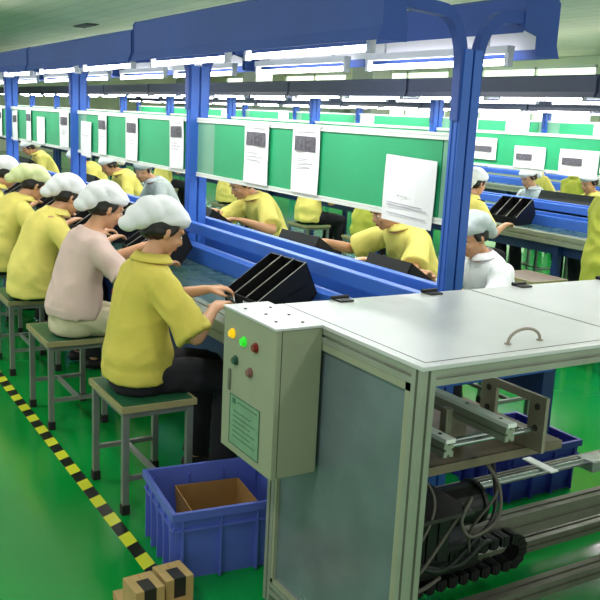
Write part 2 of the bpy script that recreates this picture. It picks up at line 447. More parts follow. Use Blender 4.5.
for a, bb, c0, c1, lb, pc in P2L: paper(a, bb, c0, c1, yf2, lb, pc, [(.1, .8, .9)])
for k, (x, w) in enumerate([(-12.4, .5), (-11.2, .55), (-9.3, .55), (-15.6, .5), (-19.2, .5), (-22.5, .5)]):
    paper(x, x+w, 1.66, 1.86, YC3-.034, 'small white sheet hung at the top of the third line board, %s from the right' % ['third', 'second', 'first', 'fourth', 'fifth', 'sixth'][k])

# ------------------------------------------------------------------ black parts bins
def make_bin(loc, rotz, label, group=None, n=3, w=.38, clips=True, scale=1.):
    e = empty('parts_bin', label, 'parts bin', loc, rotz, group); e.scale = (scale,)*3
    c = bm_new()
    side = [(-.15, .0), (.1, .0), (.17, .1), (.1, .25), (-.16, .075)]
    t = .006
    box(c, -w/2, w/2, -.15, .1, 0, .006)
    prism(c, [(.1, 0), (.17, .1), (.164, .102), (.095, .006)], 'x', -w/2, w/2)
    prism(c, [(.17, .1), (.1, .25), (.094, .247), (.164, .099)], 'x', -w/2, w/2)
    prism(c, [(-.15, 0), (-.16, .075), (-.154, .075), (-.144, 0)], 'x', -w/2, w/2)
    for k in range(n+1):
        x = -w/2+k*w/n; x0 = min(max(x-t/2, -w/2), w/2-t); prism(c, side, 'x', x0, x0+t)
    # inner sloped shelf
    prism(c, [(-.145, .02), (.14, .15), (.14, .158), (-.145, .028)], 'x', -w/2, w/2)
    obj('tray', c, 'black', e)
    c = bm_new()
    for k in range(1, n+1):
        x = -w/2+k*w/n-.002; prism(c, [(-.16, .076), (.1, .251), (.099, .254), (-.16, .079)], 'x', x-.002, x+.0015)
    obj('worn_rim', c, 'edge', e)
    if clips:
        for k in range(2):
            x = -w/2+.06+k*.16; c = bm_new()
            for q in range(4):
                tube(c, [(x+q*.022, -.155, .02), (x+q*.022+.01, -.175, .045), (x+q*.022-.008, -.17, .06), (x+.03, -.16, .035)], .0035, 6)
            obj('metal_clip', c, 'clip', e)
    return e
make_bin((-3.58, 2.0, .782), .03, 'black three-bay parts bin with metal clips on the belt right behind the metal machine top', clips=True, w=.33)
make_bin((-5.05, 1.99, .782), -.1, 'black parts bin on the near belt behind the head of the closest seated worker', clips=False, scale=1.05)
make_bin((-6.05, 1.98, .782), .1, 'black parts bin with pale rims in front of the worker in the pink shirt', clips=False, w=.5, scale=1.1)
make_bin((-7.15, 1.99, .782), 0, 'black parts bin on the near belt between the two leftmost caps', clips=False, w=.5)
make_bin((-8.4, 1.99, .782), 0, 'black parts bin on the near belt at the far left of the photo', clips=False, w=.5)
make_bin((-4.5, 2.80, .782), PI+.1, 'black parts bin seen from behind between the two opposite workers under the nearest board', clips=False, w=.42, scale=.92)
make_bin((-3.45, 2.72, .782), PI, 'black parts bin right of the front opposite worker, beside the nearest blue post', clips=False, w=.36)
make_bin((-5.72, 2.75, .782), PI-.1, 'black parts bin just right of the second blue post on the opposite side', clips=False, w=.26)
make_bin((-11.6, 2.8, .782), PI, 'black parts bin in front of the leftmost opposite worker', clips=False, w=.9)
make_bin((-8.9, 2.8, .782), PI, 'black parts bin behind the pale papers of the second board', clips=False, w=.8)
make_bin((-6.25, 6.2, .782), .2, 'black parts bin on the second line beside the white capped worker', clips=False, w=.36)
make_bin((-6.1, 7.0, .782), PI, 'black parts bin on the second line in front of the rightmost opposite worker', clips=False, w=.7, scale=1.2)
make_bin((-8.0, 7.0, .782), PI, 'black parts bin on the far belt of the second line left of the posts', clips=False, w=.6, scale=1.1)

# ------------------------------------------------------------------ stools
def make_stool(loc, label, group, top='stoolg', w=.45, d=.34, h=.487, rotz=0):
    e = empty('work_stool', label, 'stool', loc, rotz, group)
    c = bm_new(); box(c, -w/2+.008, w/2-.008, -d/2+.008, d/2-.008, h-.02, h); obj('seat', c, top, e)
    c = bm_new()
    for a in ((-w/2, w/2, -d/2, -d/2+.01), (-w/2, w/2, d/2-.01, d/2), (-w/2, -w/2+.01, -d/2+.01, d/2-.01), (w/2-.01, w/2, -d/2+.01, d/2-.01)):
        box(c, a[0], a[1], a[2], a[3], h-.026, h+.001)
    obj('seat_edge', c, 'stoole', e)
    c = bm_new()
    for y in (-d/2+.03, d/2-.03): box(c, -w/2+.03, w/2-.03, y-.012, y+.012, h-.055, h-.025)
    for x in (-w/2+.03, w/2-.03): box(c, x-.012, x+.012, -d/2+.03, d/2-.03, h-.055, h-.025)
    obj('apron', c, 'stooll', e)
    for sx in (-1, 1):
        for sy in (-1, 1):
            x, y = sx*(w/2-.025), sy*(d/2-.025); c = bm_new(); box(c, x-.014, x+.014, y-.014, y+.014, .03, h-.026, .002)
            l = obj('leg', c, 'stooll', e); c = bm_new(); box(c, x-.018, x+.018, y-.018, y+.018, 0, .045, .004); obj('rubber_foot', c, 'rubber', l)
    for sx in (-1, 1):
        x = sx*(w/2-.025); c = bm_new(); box(c, x-.01, x+.01, -d/2+.04, d/2-.04, .15, .17); obj('stretcher', c, 'stooll', e)
    c = bm_new(); box(c, -w/2+.04, w/2-.04, -.01, .01, .15, .17); obj('stretcher', c, 'stooll', e)
    return e

# ------------------------------------------------------------------ people
def sph(bm, c, r, sub=2, rot=None):
    r = (r, r, r) if isinstance(r, (int, float)) else r
    m = Matrix.Translation(V(c)) @ (rot.to_4x4() if rot else Matrix.Identity(4)) @ Matrix.Diagonal((*r, 1))
    bmesh.ops.create_icosphere(bm, subdivisions=sub, radius=1, matrix=m)

def limb(bm, chain, n=12, sub=2):
    for (p, r) in chain: sph(bm, p, r, sub)
    for (p, r), (q, s) in zip(chain, chain[1:]):
        if (V(q)-V(p)).length > 1e-4: cyl(bm, p, q, r, s, n)

def loft(bm, rings, n=20, p=2.2):
    """rings: (center, right, fwd, rx, ry)"""
    R = []
    for c, r, f, rx, ry in rings:
        ring = []
        for k in range(n):
            a = 2*PI*k/n; ca, sa = math.cos(a), math.sin(a)
            ring.append(bm.verts.new(V(c)+V(r)*rx*math.copysign(abs(ca)**(2/p), ca)+V(f)*ry*math.copysign(abs(sa)**(2/p), sa)))
        R.append(ring)
    for a, b in zip(R, R[1:]):
        for k in range(n): bm.faces.new((a[k], a[(k+1) % n], b[(k+1) % n], b[k]))
    bm.faces.new(R[0][::-1]); bm.faces.new(R[-1])

def remesh(bm, vox, smooth=4, wr=0., seed=0, wscale=9., stretch=V((1, 1, 1)), clampz=None):
    bmesh.ops.recalc_face_normals(bm, faces=bm.faces)
    me = bpy.data.meshes.new('tmp'); bm.to_mesh(me); bm.free()
    o = bpy.data.objects.new('tmp', me); COL.objects.link(o)
    m = o.modifiers.new('r', 'REMESH'); m.mode = 'VOXEL'; m.voxel_size = vox; m.use_smooth_shade = True
    if smooth:
        s = o.modifiers.new('s', 'SMOOTH'); s.factor = .5; s.iterations = smooth
    dg = bpy.context.evaluated_depsgraph_get(); dg.update()
    ev = o.evaluated_get(dg); nm = bpy.data.meshes.new_from_object(ev)
    COL.objects.unlink(o); bpy.data.objects.remove(o); bpy.data.meshes.remove(me)
    if wr:
        off = V((seed*3.1, seed*1.7, seed*5.3))
        nr = [v.normal.copy() for v in nm.vertices]
        for v, nn in zip(nm.vertices, nr):
            q = V((v.co.x*stretch.x, v.co.y*stretch.y, v.co.z*stretch.z))*wscale+off
            q = q+V((noise.noise(q*.5), noise.noise(q*.5+V((9, 0, 0))), noise.noise(q*.5+V((0, 9, 0)))))*1.2
            a = 1-abs(noise.noise(q))*2.2
            v.co += nn*wr*(a-.3)
    if clampz is not None:
        for v in nm.vertices: v.co.z = max(v.co.z, clampz)
    for p in nm.polygons: p.use_smooth = True
    nm.update()
    return nm

def mobj(name, me, m, parent=None):
    me.name = name; me.materials.clear(); me.materials.append(M[m])
    o = bpy.data.objects.new(name, me); COL.objects.link(o)
    if parent is not None: o.parent = parent
    return o

def ik(S_, T_, a, b, hint):
    S_, T_ = V(S_), V(T_); d = T_-S_; L = d.length
    mx = (a+b)*.985
    if L > mx: T_ = S_+d*(mx/L); d = T_-S_; L = mx
    u = d.normalized(); x = (a*a-b*b+L*L)/(2*L); h = math.sqrt(max(a*a-x*x, 0))
    hv = V(hint); hv = (hv-u*hv.dot(u)).normalized()
    return S_+u*x+hv*h, T_

def add_hand(bm, w, d, up, side, curl=.5, k=1., detail=True):
    """w wrist, d direction, up = back-of-hand normal, side = +1 thumb toward r"""
    d = V(d).normalized(); up = V(up); up = (up-d*up.dot(d)).normalized(); r = d.cross(up).normalized()*side
    limb(bm, [(w, .023*k), (w+d*.02*k, .021*k)])
    for o in (-.026, -.009, .009, .026):
        limb(bm, [(w+d*.02*k+r*o*.7*k, .015*k), (w+d*.075*k+r*o*1.05*k, .0125*k)], 8, 1)
    if not detail: limb(bm, [(w+d*.08*k, .024*k), (w+d*.12*k-up*.03*k, .016*k)]); return
    for i, (o, ln) in enumerate(((.030, .068), (.0105, .076), (-.0105, .070), (-.030, .054))):
        p = w+d*.078*k+r*o*k; a = curl*.5; chain = [(p, .0098*k)]
        for j, q in enumerate((.45, .32, .23)):
            dd = (d*math.cos(a)-up*math.sin(a)); p = p+dd*ln*q*k*1.1; chain.append((p, (.0092-.0008*j)*k)); a += curl*.75
        limb(bm, chain, 8, 1)
    p0 = w+d*.022*k+r*.022*k
    p1 = p0+(d*.6+r*.75-up*.25).normalized()*.038*k; p2 = p1+(d*.85+r*.25-up*.4).normalized()*.03*k; p3 = p2+(d*.9-r*.05-up*.4).normalized()*.022*k
    limb(bm, [(p0, .014*k), (p1, .0115*k), (p2, .0105*k), (p3, .009*k)], 8, 1)

def person(label, loc, face=0., seat=.487, lean=.15, bend=.25, pitch=.35, yaw=0., hands=None, shirt='yellow', cap='whitec', pants='blackc',
           vox=.009, group=None, seed=1, sc=1., armw=1., out=.5, standing=False, caplong=1., lower=True, detail=True, sleeve=.78, collar=True, hemz=None, twist=0., feet_y=.42, cap_on=True):
    Zp = seat+.10
    right = V((1, 0, 0))
    # spine
    T = .49
    pts = []; p = V((0, 0, Zp)); a = lean*.5; nst = 7
    angs = [lean*.4+(lean*.6+bend*.9)*(i/(nst-1)) for i in range(nst)]
    pts = [p.copy()]
    for a in angs:
        p = p+V((0, math.sin(a), math.cos(a)))*(T/nst); pts.append(p.copy())
    chest = pts[5]; nb = pts[-1]; aN = angs[-1]
    def fr(i):
        a = angs[min(i, nst-1)]
        r = V((math.cos(twist*i/nst), math.sin(twist*i/nst), 0)); t = V((0, math.sin(a), math.cos(a)))
        return r, t.cross(r).normalized()
    prof = [(.152, .112), (.157, .116), (.138, .101), (.124, .092), (.131, .095), (.144, .100), (.14, .087), (.066, .058)]
    R7, F7 = fr(6)
    hd = V((0, math.sin(aN*.75+pitch*.3), math.cos(aN*.75+pitch*.3)))
    HC = nb+hd*.132+F7*.022
    rh = Euler((-pitch, 0, yaw), 'XYZ').to_matrix()
    rh = Matrix.Rotation(yaw, 3, 'Z') @ Matrix.Rotation(-pitch, 3, 'X')
    def hp(x, y, z): return HC+rh @ V((x, y, z))
    sh = {s: pts[6]+R7*s*.148+V((0, 0, -.02)) for s in (-1, 1)}
    # arms
    if hands is None: hands = {-1: V((-.16, .38, seat+.33)), 1: V((.16, .38, seat+.33))}
    arm = {}
    for s in (-1, 1):
        el, wr = ik(sh[s], hands[s], .275, .235, (s*out, -.35, -.9)); arm[s] = (el, wr)
    B = bm_new()
    rings = []
    for i, (rx, ry) in enumerate(prof):
        r, f = fr(i); rings.append((pts[i], r, f, rx, ry))
    r0, f0 = fr(0); rings.insert(0, (pts[0]-V((0, 0, .085)), r0, f0, .12, .09))
    loft(B, rings)
    limb(B, [(pts[-1]-hd*.04, .062), (nb+hd*.03+F7*.004, .047), (HC-hd*.04, .046)])
    for s in (-1, 1):
        el, wr = arm[s]
        limb(B, [(sh[s]-R7*s*.03, .055), (sh[s], .05), ((sh[s]+el)/2, .043), (el, .036), (el+(wr-el)*.3, .036), (wr, .024)])
        d = (wr-el).normalized(); dh = (d+V((0, .3, -.05))).normalized()
        add_hand(B, wr, dh, (0, -.1, 1), -s if dh.cross(V((0, 0, 1))).x > 0 else s, .75, 1., detail)
    hipy = .02
    knee = {}; ank = {}
    for s in (-1, 1):
        if standing:
            knee[s] = V((s*.09, .03, seat*.52)); ank[s] = V((s*.1, -.02, .09))
        else:
            knee[s] = V((s*.11, .40, seat+.035)); ank[s] = V((s*.11, feet_y-.06+.02*s, .085))
        limb(B, [((s*.085, hipy, Zp-.02), .078), ((V((s*.085, hipy, Zp-.02))+knee[s])/2, .068), (knee[s], .05), (knee[s]+(ank[s]-knee[s])*.35, .048), (ank[s], .032)])
        limb(B, [(ank[s]-V((0, .03, .045)), .033), (ank[s]+V((0, .06, -.05)), .03), (ank[s]+V((s*.01, .14, -.058)), .024)])
    # head
    hr = rh
    sph(B, hp(0, -.012, .025), (.074, .092, .088), 3, hr)
    sph(B, hp(0, .018, -.03), (.061, .068, .078), 3, hr)
    sph(B, hp(0, .058, -.082), (.028, .022, .022), 2, hr)
    limb(B, [(hp(0, .083, .008), .0085), (hp(0, .100, -.026), .0115)], 8, 1)
    sph(B, hp(0, .086, -.033), (.018, .012, .009), 2, hr)
    for s in (-1, 1):
        sph(B, hp(s*.035, .062, -.028), (.022, .018, .02), 2, hr)
        sph(B, hp(s*.03, .072, .022), (.024, .012, .008), 2, hr)
        sph(B, hp(s*.073, -.008, -.012), (.009, .018, .030), 2, hr)
    sph(B, hp(0, .080, -.056), (.022, .010, .009), 2, hr)
    body = mobj('person', remesh(B, vox, 3), 'skin')
    body.location = loc; body.rotation_euler = (0, 0, face); body.scale = (sc,)*3
    tag(body, label, 'person', group)
    if detail:
        for s in (-1, 1):
            c = bm_new(); sph(c, hp(s*.030, .0735, -.001), (.0115, .007, .004), 2, hr); ey = obj('eye', c, 'eyew', body, True)
            c = bm_new(); sph(c, hp(s*.030, .0790, -.002), (.005, .003, .0034), 2, hr); obj('pupil', c, 'eyeb', ey, True)
            c = bm_new(); limb(c, [(hp(s*.014, .0865, .021), .0028), (hp(s*.03, .0865, .026), .003), (hp(s*.048, .074, .021), .0022)], 6, 1); obj('eyebrow', c, 'hair', body, True)
        c = bm_new(); limb(c, [(hp(-.019, .0835, -.057), .003), (hp(-.006, .0895, -.0545), .0042), (hp(.006, .0895, -.0545), .0042), (hp(.019, .0835, -.057), .003)], 6, 1)
        sph(c, hp(0, .0875, -.0615), (.013, .0045, .0045), 1, hr); obj('lips', c, 'lip', body, True)
    # hair
    c = bm_new(); sph(c, hp(0, -.026, .014), (.0795, .085, .082), 3, hr); sph(c, hp(0, -.066, -.028), (.054, .034, .044), 2, hr)
    for s in (-1, 1): limb(c, [(hp(s*.07, .022, .03), .014), (hp(s*.072, .012, -.01), .009), (hp(s*.06, -.045, -.022), .02)], 8, 1)
    mobj('hair', remesh(c, .008 if detail else .011, 2, .002, seed, 40), 'hair', body)
    # cap
    if cap_on:
        c = bm_new(); L = caplong
        sph(c, hp(0, .010, .070), (.084, .082, .054), 3, hr)
        sph(c, hp(0, -.030, .080), (.088, .088, .062), 3, hr)
        sph(c, hp(0, -.078*L, .048), (.084, .078, .066), 3, hr)
        sph(c, hp(0, -.115*L, .000), (.070, .060, .054), 3, hr)
        sph(c, hp(0, -.145*L, -.048), (.048, .040, .034), 3, hr)
        rr = [(hp(0, -.004, .028), hr @ V((1, 0, 0)), hr @ V((0, 1, .3)).normalized(), .084, .101), (hp(0, -.004, .062), hr @ V((1, 0, 0)), hr @ V((0, 1, .3)).normalized(), .087, .104)]
        loft(c, rr, 28, 2)
        mobj('cap', remesh(c, .008 if detail else .012, 6, .0024, seed+5, 9, V((1.6, .4, 1.5))), cap, body)
    # shirt
    c = bm_new(); g = .020
    rings = []
    for i, (rx, ry) in enumerate(prof[:-1]):
        r, f = fr(i); k = (.028, .028, .032, .032, .026, .020, .016)[i]; rings.append((pts[i], r, f, rx+k, ry+k))
    r, f = fr(7); rings.append((pts[-1]-hd*.012, r, f, .085, .072))
    hz = (Zp-.075) if hemz is None else hemz
    if standing: hz = Zp-.06
    rings.insert(0, (V((0, -.004, hz)), right, V((0, 1, 0)), .176, .138)); rings.insert(1, (V((0, -.002, hz+.05)), right, V((0, 1, 0)), .183, .144))
    loft(c, rings, 26)
    for s in (-1, 1):
        el, wr = arm[s]; se = sh[s]+(el-sh[s])*sleeve; dd = (el-sh[s]).normalized()
        limb(c, [(sh[s]-R7*s*.045, .068), (sh[s]+V((0, 0, .0)), .064)])
        cyl(c, sh[s], sh[s]+(se-sh[s])*.5, .066, .066*armw, 16); cyl(c, sh[s]+(se-sh[s])*.5, se, .066*armw, .073*armw, 16)
    st = mobj('shirt', remesh(c, vox+.001, 4, .011, seed, 7.5, V((1, 1, .75))), shirt, body)
    if collar:
        c = bm_new(); ax = (V((0, 0, 1))+hd*.6).normalized(); rr_ = V((1, 0, 0)); ff = ax.cross(rr_).normalized(); n = 26; P = []
        base = pts[-1]+F7*.004
        for k in range(n+1):
            a = PI/2+.22+(2*PI-.44)*k/n
            dr = rr_*math.cos(a)+ff*math.sin(a)*1.02; P.append((base+dr*.068+ax*.022, base+dr*.093-ax*.012))
        for off in (0,):
            for (a0, b0), (a1, b1) in zip(P, P[1:]):
                vs = [c.verts.new(q) for q in (a0, b0, b1, a1)]; c.faces.new(vs)
        bmesh.ops.remove_doubles(c, verts=c.verts, dist=1e-5)
        g_ = bmesh.ops.extrude_face_region(c, geom=list(c.faces)); vv = [x for x in g_['geom'] if isinstance(x, bmesh.types.BMVert)]
        bmesh.ops.translate(c, verts=vv, vec=ax*.006)
        obj('collar', c, shirt, st, True)
    if lower:
        c = bm_new(); loft(c, [(pts[0]-V((0, 0, .092)), right, V((0, 1, 0)), .15, .12), (pts[0]-V((0, 0, .05)), right, V((0, 1, 0)), .168, .13), (pts[0]+V((0, 0, .01)), right, V((0, 1, 0)), .162, .122), (pts[1]-V((0, 0, .02)), right, V((0, 1, 0)), .14, .10)])
        for s in (-1, 1):
            h0 = V((s*.085, hipy, Zp-.015))
            limb(c, [(h0, .084), ((h0+knee[s])/2, .082), (knee[s], .068), (knee[s]+(ank[s]-knee[s])*.4, .066)])
            cyl(c, knee[s]+(ank[s]-knee[s])*.4, ank[s]+V((0, 0, .0)), .066, .062, 14)
        mobj('trousers', remesh(c, vox+.003, 3, .008, seed+2, 8, clampz=.004), pants, body)
        for s in (-1, 1):
            c = bm_new(); limb(c, [(ank[s]-V((0, .035, .042)), .038), (ank[s]+V((0, .06, -.048)), .038), (ank[s]+V((s*.01, .145, -.055)), .032)])
            mobj('shoe', remesh(c, .010, 2, clampz=.002), 'shoe', body)
    return body

def W(px, py, x, y, z, face):
    """world point -> person's own frame"""
    q = Matrix.Rotation(-face, 3, 'Z') @ V((x-px, y-py, z)); return q

def worker(label, x, y, face=0., hands=None, **k):
    hd = None
    if hands: hd = {s: W(x, y, *p, face) for s, p in hands.items()}
    return person(label, (x, y, 0), face, hands=hd, **k)

# near side of the nearest line, facing the belt (+Y)
worker('seated person in yellow polo shirt and white cap, closest, reaching behind the control box', -3.50, 1.30, 0, {1: (-3.36, 1.60, .855), -1: (-3.70, 1.72, .87)}, shirt='yellow', lean=.07, bend=.15, pitch=.46, seed=1, vox=.008, caplong=1.12, sleeve=.98, armw=1.12, out=1.1, hemz=.545)
worker('seated person in pale pink shirt and beige trousers with white cap on the second stool', -4.54, 1.32, 0, {1: (-4.35, 1.74, .87), -1: (-4.72, 1.80, .93)}, shirt='pink', pants='beigec', lean=.16, bend=.26, pitch=.45, seed=2, vox=.008, caplong=.95, collar=False, sleeve=.72, armw=.95, hemz=.60, out=.8)
worker('seated person in yellow shirt, head hidden behind the pink shirted person, third stool', -5.50, 1.32, 0, {1: (-5.3, 1.76, .87), -1: (-5.65, 1.8, .87)}, shirt='yellow2', lean=.24, bend=.40, pitch=.5, seed=3, cap='whitec', vox=.009)
worker('seated person in yellow shirt wearing a pale yellow cap on the fourth stool', -6.42, 1.32, 0, {1: (-6.2, 1.76, .87), -1: (-6.55, 1.8, .87)}, shirt='yellow2', cap='palec', lean=.26, bend=.42, pitch=.5, seed=4, vox=.009, caplong=1.25)
worker('seated person at the left edge with a white cap, furthest of the near side row', -7.35, 1.33, 0, {1: (-7.3, 1.76, .87), -1: (-7.65, 1.8, .87)}, shirt='yellow2', lean=.25, bend=.4, pitch=.5, seed=5, vox=.011, detail=False)
make_stool((-3.485, 1.315, 0), 'green topped stool under the closest seated person', None)
make_stool((-4.60, 1.30, 0), 'green topped stool under the person in the pale pink shirt', None)
make_stool((-5.64, 1.33, 0), 'green topped stool third along the striped tape', None)
make_stool((-6.68, 1.33, 0), 'green topped stool under the person in the pale yellow cap', None)
make_stool((-7.6, 1.33, 0), 'green topped stool at the left edge of the photo', None)

# far side of the nearest line, facing the camera side (-Y)
F = PI
bent = dict(lean=.30, bend=.60, pitch=.55)
far = [(-4.30, 3.50, 'person in yellow polo shirt on the opposite side, bent over the work nearest the camera', dict(shirt='yellow2', lean=.24, bend=.50, pitch=.45, yaw=-.15, seed=6, vox=.009, sc=1.04, out=1.2, sleeve=.85, armw=1.1), {1: (-4.62, 3.0, .89), -1: (-4.08, 3.0, .86)}),
       (-6.12, 3.42, 'person in yellow polo shirt on the opposite side just right of the second post', dict(shirt='yellow2', lean=.24, bend=.5, pitch=.5, seed=7, vox=.009, sc=1.04, out=1.3, sleeve=.85, armw=1.1), {1: (-6.2, 2.98, .9), -1: (-5.82, 3.0, .88)}),
       (-8.25, 3.40, 'person with a grey cap turned away, seen left of the second blue post', dict(shirt='greyc', cap='greyc', lean=.3, bend=.5, pitch=.4, yaw=.9, seed=8, vox=.012, detail=False), None),
       (-9.35, 3.45, 'person in yellow shirt opposite, seen under the second green board, right one', dict(shirt='yellow2', seed=9, vox=.012, detail=False, **bent), None),
       (-10.6, 3.45, 'person in yellow shirt opposite, seen under the second green board, left one', dict(shirt='yellow2', seed=10, vox=.012, detail=False, **bent), None),
       (-13.0, 3.45, 'person in yellow shirt opposite, seen under the third green board above a pale cap', dict(shirt='yellow2', seed=11, vox=.012, detail=False, **bent), None),
       (-3.62, 3.52, 'person in white shirt and grey cap bent forward beside the nearest blue post', dict(shirt='whitec', cap='greyc', pants='blackc', lean=.14, bend=.36, pitch=.5, seed=12, vox=.009, caplong=.9, seat=.42), {1: (-3.7, 3.1, .86), -1: (-3.4, 3.05, .84)})]
FARS = ['at the bent yellow shirted person nearest the post', 'right of the second post', 'at the grey capped person left of the second post', 'under the second board, right one', 'under the second board, left one', 'under the third board', 'at the white shirted person by the nearest post']
for i, (x, y, lb, kw, hh) in enumerate(far):
    worker(lb, x, y, F, hh, **kw)
    make_stool((x, y+.02, 0), 'green stool opposite, '+FARS[i], None, h=kw.get('seat', .487)*kw.get('sc', 1))
WB = empty('wristband', 'dark elastic wristband on the wrist of the nearest opposite worker', 'wristband', (-4.37, 3.13, .845)) if False else None

# second line, near side seen from behind
l2 = [(-4.06, 5.05, 'person in lime yellow shirt seen from behind at the right edge of the photo', dict(shirt='lime', lean=.05, bend=.06, pitch=.2, seed=13, vox=.011, seat=.50, sc=1.18, sleeve=.85, hemz=.48), 0),
      (-5.90, 5.25, 'person in yellow shirt and white cap reaching onto the second line', dict(shirt='yellow2', lean=.12, bend=.2, pitch=.3, seed=14, vox=.011, caplong=.6, seat=.5), 0),
      (-7.45, 5.30, 'person in yellow shirt from behind, seen under the nearest board beside the post', dict(shirt='lime', lean=.1, bend=.2, pitch=.3, seed=15, vox=.012, detail=False), 0),
      (-8.64, 5.30, 'person in yellow shirt from behind, seen between the two opposite workers', dict(shirt='yellow2', lean=.1, bend=.2, pitch=.3, seed=16, vox=.012, detail=False), 0),
      (-10.8, 5.30, 'person in yellow shirt from behind, seen above the second opposite worker', dict(shirt='yellow2', lean=.1, bend=.2, pitch=.3, seed=17, vox=.012, detail=False), 0),
      (-13.2, 5.30, 'person in yellow shirt from behind, seen just left of the second post', dict(shirt='yellow2', lean=.1, bend=.2, pitch=.3, seed=18, vox=.012, detail=False), 0),
      (-7.0, 7.35, 'person in white cap and pale shirt facing the camera across the second line', dict(shirt='greyc', lean=.12, bend=.3, pitch=.5, seed=19, vox=.012, detail=True), PI),
      (-6.25, 7.45, 'person in yellow shirt and white cap facing the camera at the far right', dict(shirt='yellow2', lean=.12, bend=.24, pitch=.4, seed=20, vox=.012, detail=True), PI),
      (-9.6, 7.7, 'person in red shirt on the far side of the second line', dict(shirt='redc', lean=.14, bend=.3, pitch=.5, seed=21, vox=.012, detail=False), PI),
      (-9.15, 9.5, 'person in yellow shirt from behind at the third line, left of two', dict(shirt='yellow2', lean=.08, bend=.1, pitch=.2, seed=22, vox=.012, detail=False), 0),
      (-8.45, 9.5, 'person in yellow shirt from behind at the third line, right of two', dict(shirt='lime', lean=.08, bend=.1, pitch=.2, seed=23, vox=.012, detail=False), 0)]
L2S = ['under the lime shirted person at the right edge', 'under the white capped person reaching forward', 'behind the nearest post', 'between the two opposite persons', 'above the second opposite person', 'left of the second post',
       'under the pale shirted person facing the camera', 'under the yellow shirted person facing the camera', 'under the red shirted person', 'third line, left of two', 'third line, right of two']
for i, (x, y, lb, kw, f) in enumerate(l2):
    worker(lb, x, y, f, None, **kw)
    make_stool((x, y+(.02 if f == 0 else -.0), 0), 'green stool further back, '+L2S[i], None, h=kw.get('seat', .487)*kw.get('sc', 1))
make_stool((-4.78, 5.02, 0), 'empty brown topped stool on the green floor behind the metal machine', None, top='brown', h=.57, w=.44, d=.38)

# ------------------------------------------------------------------ floor items
def make_crate(loc, L, Wd, H, m, label, rotz=0):
    c = bm_new(); t = .006; tp = .02
    def ring(z, e): return [(-L/2-e, -Wd/2-e, z), (L/2+e, -Wd/2-e, z), (L/2+e, Wd/2+e, z), (-L/2-e, Wd/2+e, z)]
    lv = [(0, -tp), (H-.03, 0), (H-.03, .012), (H, .012), (H, -.004), (.01, -tp-.006)]
    rs = [[c.verts.new(p) for p in ring(z, e)] for z, e in lv]
    for a, bb in zip(rs, rs[1:]):
        for k in range(4): c.faces.new((a[k], a[(k+1) % 4], bb[(k+1) % 4], bb[k]))
    c.faces.new(rs[0]); c.faces.new(rs[-1])
    for s in (-1, 1):
        n = 4
        for k in range(n+1):
            x = -L/2+.03+(L-.06)*k/n; box(c, x-.004, x+.004, s*(Wd/2-.004)-.012, s*(Wd/2-.004)+.012, .005, H-.03)
        for k in range(4):
            y = -Wd/2+.03+(Wd-.06)*k/3; box(c, s*(L/2-.004)-.012, s*(L/2-.004)+.012, y-.004, y+.004, .005, H-.03)
        box(c, -L/2-.002, L/2+.002, s*(Wd/2)-.008, s*(Wd/2)+.008, H-.075, H-.068)
        box(c, s*(L/2)-.008, s*(L/2)+.008, -Wd/2, Wd/2, H-.075, H-.068)
    o = obj('plastic_crate', c, m, loc=loc, rotz=rotz); return tag(o, label, 'crate')
make_crate((-2.845, 1.410, 0), .41, .50, .28, 'cratep', 'open blue plastic crate on the floor beside the metal machine, holding a carton', rotz=-.11)
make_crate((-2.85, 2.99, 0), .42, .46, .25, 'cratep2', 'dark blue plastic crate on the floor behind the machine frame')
c = bm_new()
def open_carton(c, w, d, h, t=.004, fl=.012):
    lv = [(0, 0), (h, fl), (h, fl-t), (t, -t)]
    rs = [[c.verts.new((sx*(w/2+e), sy*(d/2+e), z)) for sx, sy in ((-1, -1), (1, -1), (1, 1), (-1, 1))] for z, e in lv]
    for a, bb in zip(rs, rs[1:]):
        for k in range(4): c.faces.new((a[k], a[(k+1) % 4], bb[(k+1) % 4], bb[k]))
    c.faces.new(rs[0]); c.faces.new(rs[-1])
open_carton(c, .225, .25, .2)
tag(obj('open_carton', c, 'card', loc=(-2.89, 1.41, .012), rotz=-.13), 'open brown cardboard carton standing inside the blue crate', 'carton')
def small_box(loc, rz, label, w=.115, d=.105, h=.095):
    c = bm_new(); box(c, -w/2, w/2, -d/2, d/2, 0, h, .002); o = obj('small_carton', c, 'kraft', loc=loc, rotz=rz); tag(o, label, 'carton')
    c = bm_new(); box(c, -w/2-.001, w*.12, -.022, .022, h, h+.0012); box(c, -w/2-.0012, -w/2, -.022, .022, h*.25, h); box(c, -.03, .035, -d/2-.0012, -d/2, h*.2, h*.72); obj('black_label', c, 'tapeb', o)
    c = bm_new(); box(c, w/2, w/2+.001, -d*.3, d*.3, h*.15, h*.75); obj('grey_label', c, 'ink', o)
    c = bm_new(); box(c, -w/2-.0005, w/2+.0005, -.0008, .0008, h, h+.0006); obj('seam', c, 'card', o)
small_box((-2.53, .97, .03), PI+.05, 'small kraft carton with a black label, left one of the pair at the bottom edge')
small_box((-2.556, 1.088, .03), PI+.05, 'small kraft carton with a black label, right one of the pair nearest the crate')
c = bm_new(); box(c, -.2, .09, -.1, .14, 0, .03, .003); tag(obj('cardboard_sheet', c, 'kraft', loc=(-2.47, 1.0, 0), rotz=-.05), 'flat kraft board lying under the two small cartons', 'cardboard')

